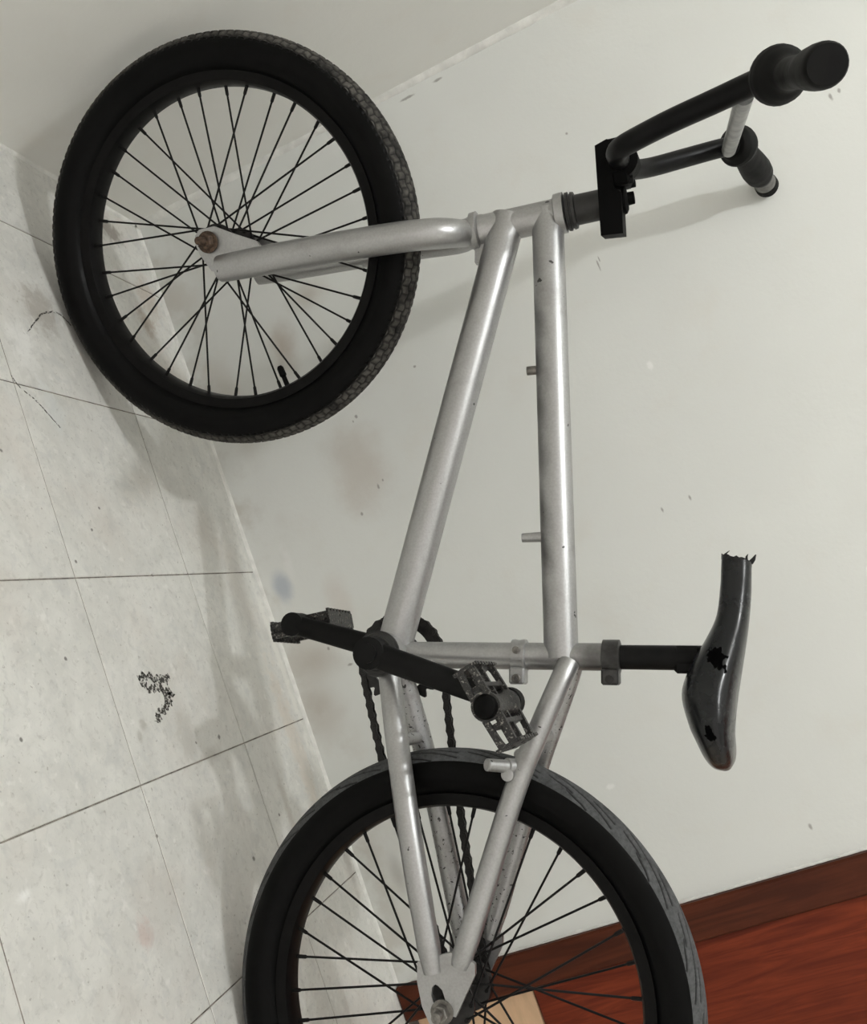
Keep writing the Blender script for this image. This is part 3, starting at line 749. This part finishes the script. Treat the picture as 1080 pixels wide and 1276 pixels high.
# --- handlebar
near = [(.040, 0, .1795), (.040, .040, .1795), (.0405, .062, .1800), (.0410, .085, .1860), (.0425, .103, .2010), (.0475, .126, .2380), (.0520, .146, .2790), (.0550, .1590, .3050), (.0560, .1690, .3200), (.0540, .1850, .3300), (.0480, .2100, .3370), (.0360, .2650, .3470), (.0225, .3320, .3565)]
far_ = [(.0395, -.040, .1800), (.0395, -.062, .1870), (.0410, -.085, .2010), (.0440, -.104, .2200), (.0500, -.132, .2540), (.0545, -.152, .2880), (.0560, -.165, .3060), (.0560, -.180, .3150), (.0500, -.2130, .3230), (.0390, -.255, .3340), (.0270, -.300, .3455), (.0160, -.3330, .3545)]
pts = far_[::-1] + near
b = MB(); b.tube(spline(pts, 6), .0115, 24); bar = b.obj('handlebar', BARB, root, S)
b = MB(); b.tube([(.0500, -.150, .3010), (.0505, .147, .3080)], .0088, 18); props(b.obj('crossbar', CROSS, bar), 'scratched grey crossbar between the two risers')
def grip(pts, prof, mi=0):
    pl = spline(pts, 24); L = [0]
    for i in range(1, len(pl)): L.append(L[-1] + (pl[i] - pl[i-1]).length)
    T = L[-1]; rads = [float(np.interp(x / T, [p[0] for p in prof], [p[1] for p in prof])) for x in L]
    b = MB(); b.tube(pl, rads, 28); return b
prof = [(0, .0122), (.04, .0130), (.07, .0165), (.11, .0215), (.16, .0248), (.20, .0255), (.24, .0245), (.29, .0205), (.33, .0155), (.37, .0135), (.55, .0135), (.66, .0145), (.76, .0165), (.86, .0174), (.92, .0174), (.955, .0172), (.98, .0166), (1.0, .0150)]
b = grip(near[8:], prof); o = b.obj('grip', GRIP, bar)
profF = [(0, .0125), (.005, .0165), (.04, .0235), (.075, .0250), (.11, .0232), (.14, .0160), (.25, .0160), (.38, .0168), (.50, .0185), (.62, .0195), (.72, .0185), (.80, .0140), (.90, .0135), (.92, .0155), (.975, .0158), (1.0, .0140)]
fp = far_[6:]
b = grip([(x, y, z) for x, y, z in fp], profF); b.obj('grip', GRIP, bar)
pl = spline(fp, 24); k0, k1 = int(len(pl) * .79), int(len(pl) * .90)
b = MB(); b.tube(pl[k0:k1], .0146, 24); b.obj('grip_band', GRIPEND, bar)

# --- cranks, chainring, pedals, chain
def crank(eye, y_bb, y_eye, name='crank_arm'):
    e = Vector((eye[0], y_eye, eye[1] + AX)); c = Vector((BBc.x, y_bb, BBc.z)); d = (e - c); Ln = d.length; d.normalize()
    b = MB(); b.tube([c - d * .006, c + d * .02, c + d * Ln * .5, e - d * .012, e + d * .004], [.0135, .0140, .0132, .0125, .0118], 24, flat=.72, flatdir=(0, 1, 0))
    b.lathe((c.x, c.y - .011, c.z), (0, 1, 0), [(0, .0160), (.001, .0175), (.021, .0175), (.022, .0150)], seg=28)
    b.lathe((e.x, e.y - .009, e.z), (0, 1, 0), [(0, .0130), (.001, .0148), (.017, .0148), (.018, .0130)], seg=24)
    o = b.obj(name, BLACKP, root)
    s_ = 1 if y_bb > 0 else -1
    b = MB(); b.lathe((c.x, c.y + s_ * .011, c.z), (0, s_, 0), [(0, .0105), (.003, .0105), (.0035, .006)], seg=18); b.obj('spindle_bolt', BLACKP, o)
    return o
crank((.2600, .1675), .0560, .0680); crank((.4449, -.0935), -.0620, -.0700)
b = MB(); b.tube([(BBc.x, -.066, BBc.z), (BBc.x, .060, BBc.z)], .0095, 20); b.obj('crank_spindle', DARKST, root)
for s_ in (1, -1):
    b = MB(); b.lathe((BBc.x, s_ * .034, BBc.z), (0, s_, 0), [(0, .0230), (.0015, .0252), (.004, .0252), (.0045, .0232), (.0065, .0225), (.0075, .0195), (.0095, .0185)], seg=36); b.obj('bearing_cup', CUP, root)

CR = Vector((.3545, -.0455, .0350 + AX)); RR = .0500; NT_ = 25
outer = []; inner = []
for i in range(NT_ * 6):
    a = 2*PI*i/(NT_*6); ph_ = (i % 6)
    r = RR + (.0035 if ph_ in (2, 3) else (.0005 if ph_ in (1, 4) else -.0030))
    outer.append((CR.x + r*math.cos(a), CR.z + r*math.sin(a))); inner.append((CR.x + .0375*math.cos(a), CR.z + .0375*math.sin(a)))
b = MB(); b.ring(outer, inner, CR.y - .0016, CR.y + .0016)
for k in range(4):
    a = PI/2 * k + .35; Mx = Matrix.Translation(CR) @ Matrix.Rotation(-a, 4, 'Y'); b.box((.012, -.0020, -.0075), (.040, .0020, .0075), M=Mx)
b.lathe((CR.x, CR.y - .004, CR.z), (0, 1, 0), [(0, .017), (.001, .0185), (.007, .0185), (.008, .017)], seg=28)
b.obj('chainring', DARKST, root)
COG = Vector((0, -.0455, AX)); CG = .0190
b = MB(); outer = []; inner = []
for i in range(54):
    a = 2*PI*i/54; ph_ = i % 6; r = CG + (.003 if ph_ in (2, 3) else -.0025)
    outer.append((r*math.cos(a), AX + r*math.sin(a))); inner.append((.011*math.cos(a), AX + .011*math.sin(a)))
b.ring(outer, inner, -.0470, -.0440); b.lathe((0, -.0440, AX), (0, 1, 0), [(0, .0165), (.001, .0245), (.008, .0280), (.016, .0265), (.018, .018)], seg=30)
b.obj('freewheel', DARKST, root)
# chain path
def tang(c1, r1, c2, r2, up):
    d = Vector((c2.x - c1.x, c2.z - c1.z)); Ln = d.length; base = math.atan2(d.y, d.x); al = math.acos((r1 - r2) / Ln)
    a = base + al * up
    return a, (c1.x + r1*math.cos(a), c1.z + r1*math.sin(a)), (c2.x + r2*math.cos(a), c2.z + r2*math.sin(a))
aU, pU1, pU2 = tang(CR, RR, COG, CG, -1); aD, pD1, pD2 = tang(CR, RR, COG, CG, 1)
path = []
def arc(c, r, a0, a1, n_):
    for i in range(n_ + 1):
        a = a0 + (a1 - a0) * i / n_; path.append((c.x + r*math.cos(a), c.z + r*math.sin(a)))
aU_, aD_ = aU % (2*PI), aD % (2*PI)
# chainring front arc: from the upper tangent over the front to the lower tangent
arc(CR, RR, aU_, aD_ - 2*PI if aD_ > aU_ else aD_, 60)
for i in range(1, 30):
    t = i / 30; path.append((pD1[0] + (pD2[0]-pD1[0])*t, pD1[1] + (pD2[1]-pD1[1])*t - .010*math.sin(PI*t)))
a0 = aD_; a1 = aU_
if a1 > a0: a1 -= 2*PI
arc(COG, CG, a0, a1, 24)
for i in range(1, 30):
    t = i / 30; path.append((pU2[0] + (pU1[0]-pU2[0])*t, pU2[1] + (pU1[1]-pU2[1])*t - .004*math.sin(PI*t)))
pa = np.array(path + [path[0]]); dl = np.hypot(*np.diff(pa, axis=0).T); cum = np.concatenate([[0], np.cumsum(dl)]); TOT = cum[-1]
NL = int(round(TOT / .0127)); pitch = TOT / NL
chain = bpy.data.objects.new('chain', None); COL.objects.link(chain); chain.parent = root
def link_mesh(outer_):
    b = MB(); h = pitch / 2; poly = []
    for s_ in (1, -1):
        for k in range(7):
            a = -PI/2 + PI*k/6; poly.append((s_ * (h + .0042 * math.cos(a)), s_ * .0042 * math.sin(a)))
        poly.append((0, s_ * .0030))
    ys = (.0030, .0042) if outer_ else (.0016, .0028)
    for s_ in (1, -1):
        y0, y1 = sorted((s_ * ys[0], s_ * ys[1])); b.plate(poly, y0, y1)
    for s_ in (1, -1):
        b.tube([(s_ * h, -ys[1] - (.0006 if outer_ else 0), 0), (s_ * h, ys[1] + (.0006 if outer_ else 0), 0)], .0019 if outer_ else .0036, 8)
    me = b.mesh('chain_link', smooth=False); me.materials.append(CHAIN); return me
lm_ = [link_mesh(True), link_mesh(False)]
for i in range(NL):
    s0 = i * pitch; s1 = (s0 + pitch) % TOT
    q0 = [np.interp(s0, cum, pa[:, k]) for k in (0, 1)]; q1 = [np.interp(s1, cum, pa[:, k]) for k in (0, 1)]
    a = math.atan2(q1[1]-q0[1], q1[0]-q0[0])
    o = link('chain_link', lm_[i % 2], chain, None, Matrix.Translation(((q0[0]+q1[0])/2, CR.y, (q0[1]+q1[1])/2)) @ Matrix.Rotation(-a, 4, 'Y'))

def pedal(c, s_, ang, y0, y1):
    """c: axis (F, U); long axis at ang; y0 inner, y1 outer distance"""
    M = Matrix.Translation((c[0], 0, c[1] + AX)) @ Matrix.Rotation(-ang, 4, 'Y')
    if s_ < 0: M = M @ Matrix.Scale(-1, 4, (0, 1, 0))
    hl, ht = .0395, .0115
    b = MB()
    b.lathe((0, y0, 0), (0, 1, 0), [(0, .0135), (.002, .0150), (.012, .0145), (.020, .0110), (y1 - y0 - .018, .0110), (y1 - y0 - .010, .0135), (y1 - y0 - .001, .0140)], seg=24)
    # end caps (hexagonal outline plates with windows) inner and outer
    for ya, yb in ((y0 + .001, y0 + .007), (y1 - .008, y1 - .002)):
        for s in (1, -1):
            b.plate([(s*.010, .0105), (s*hl, .0095), (s*(hl + .002), .004), (s*(hl + .002), .0015), (s*.034, .0035), (s*.012, .0050)], ya, yb)
            b.plate([(s*.010, -.0105), (s*hl, -.0095), (s*(hl + .002), -.004), (s*(hl + .002), -.0015), (s*.034, -.0035), (s*.012, -.0050)], ya, yb)
    ym = (y0 + y1) / 2
    for s in (1, -1):
        b.plate([(s*.008, .0070), (s*.042, .0070), (s*.042, .0035), (s*.008, .0030)], ym - .0025, ym + .0025); b.plate([(s*.008, -.0070), (s*.042, -.0070), (s*.042, -.0035), (s*.008, -.0030)], ym - .0025, ym + .0025)
    for xq in (.019, -.019): b.box((xq - .0022, y0 + .004, -.0085), (xq + .0022, y1 - .005, .0085))
    mm = b.mesh('pedal'); pd = link('pedal', mm, root, PEDAL, M)
    for s in (1, -1):
        k = MB(); poly = []; nt = 8; w = y1 - y0 - .002
        k.box((s*hl - .0016 - (.0 if s > 0 else 0), y0 + .001, -ht + .002), (s*hl + .0016, y1 - .001, ht - .002))
        for i in range(nt):
            ya = y0 + .001 + w * i / nt
            for sg in (1, -1):
                za, zb = sorted((sg*(ht - .002), sg*(ht + .0015))); k.box((s*hl - .0016, ya + .0015, za), (s*hl + .0016, ya + w/nt - .0025, zb))
        k.obj('cage_plate', PEDAL, pd, smooth=False)
    k = MB(); k.lathe((0, y1 - .004, 0), (0, 1, 0), [(0, .0118), (.005, .0118), (.0085, .0100), (.0105, .0060), (.0110, .0010)], seg=24); k.obj('dust_cap', RUBBER, pd)
    k = MB(); k.tube([(0, y0 - .012, 0), (0, y0 + .004, 0)], .0072, 16); k.obj('spindle', DARKST, pd)
    return pd
pedal((.2580, .1675), 1, math.radians(168), .081, .163)
pedal((.4455, -.0940), -1, math.radians(97), .086, .165)
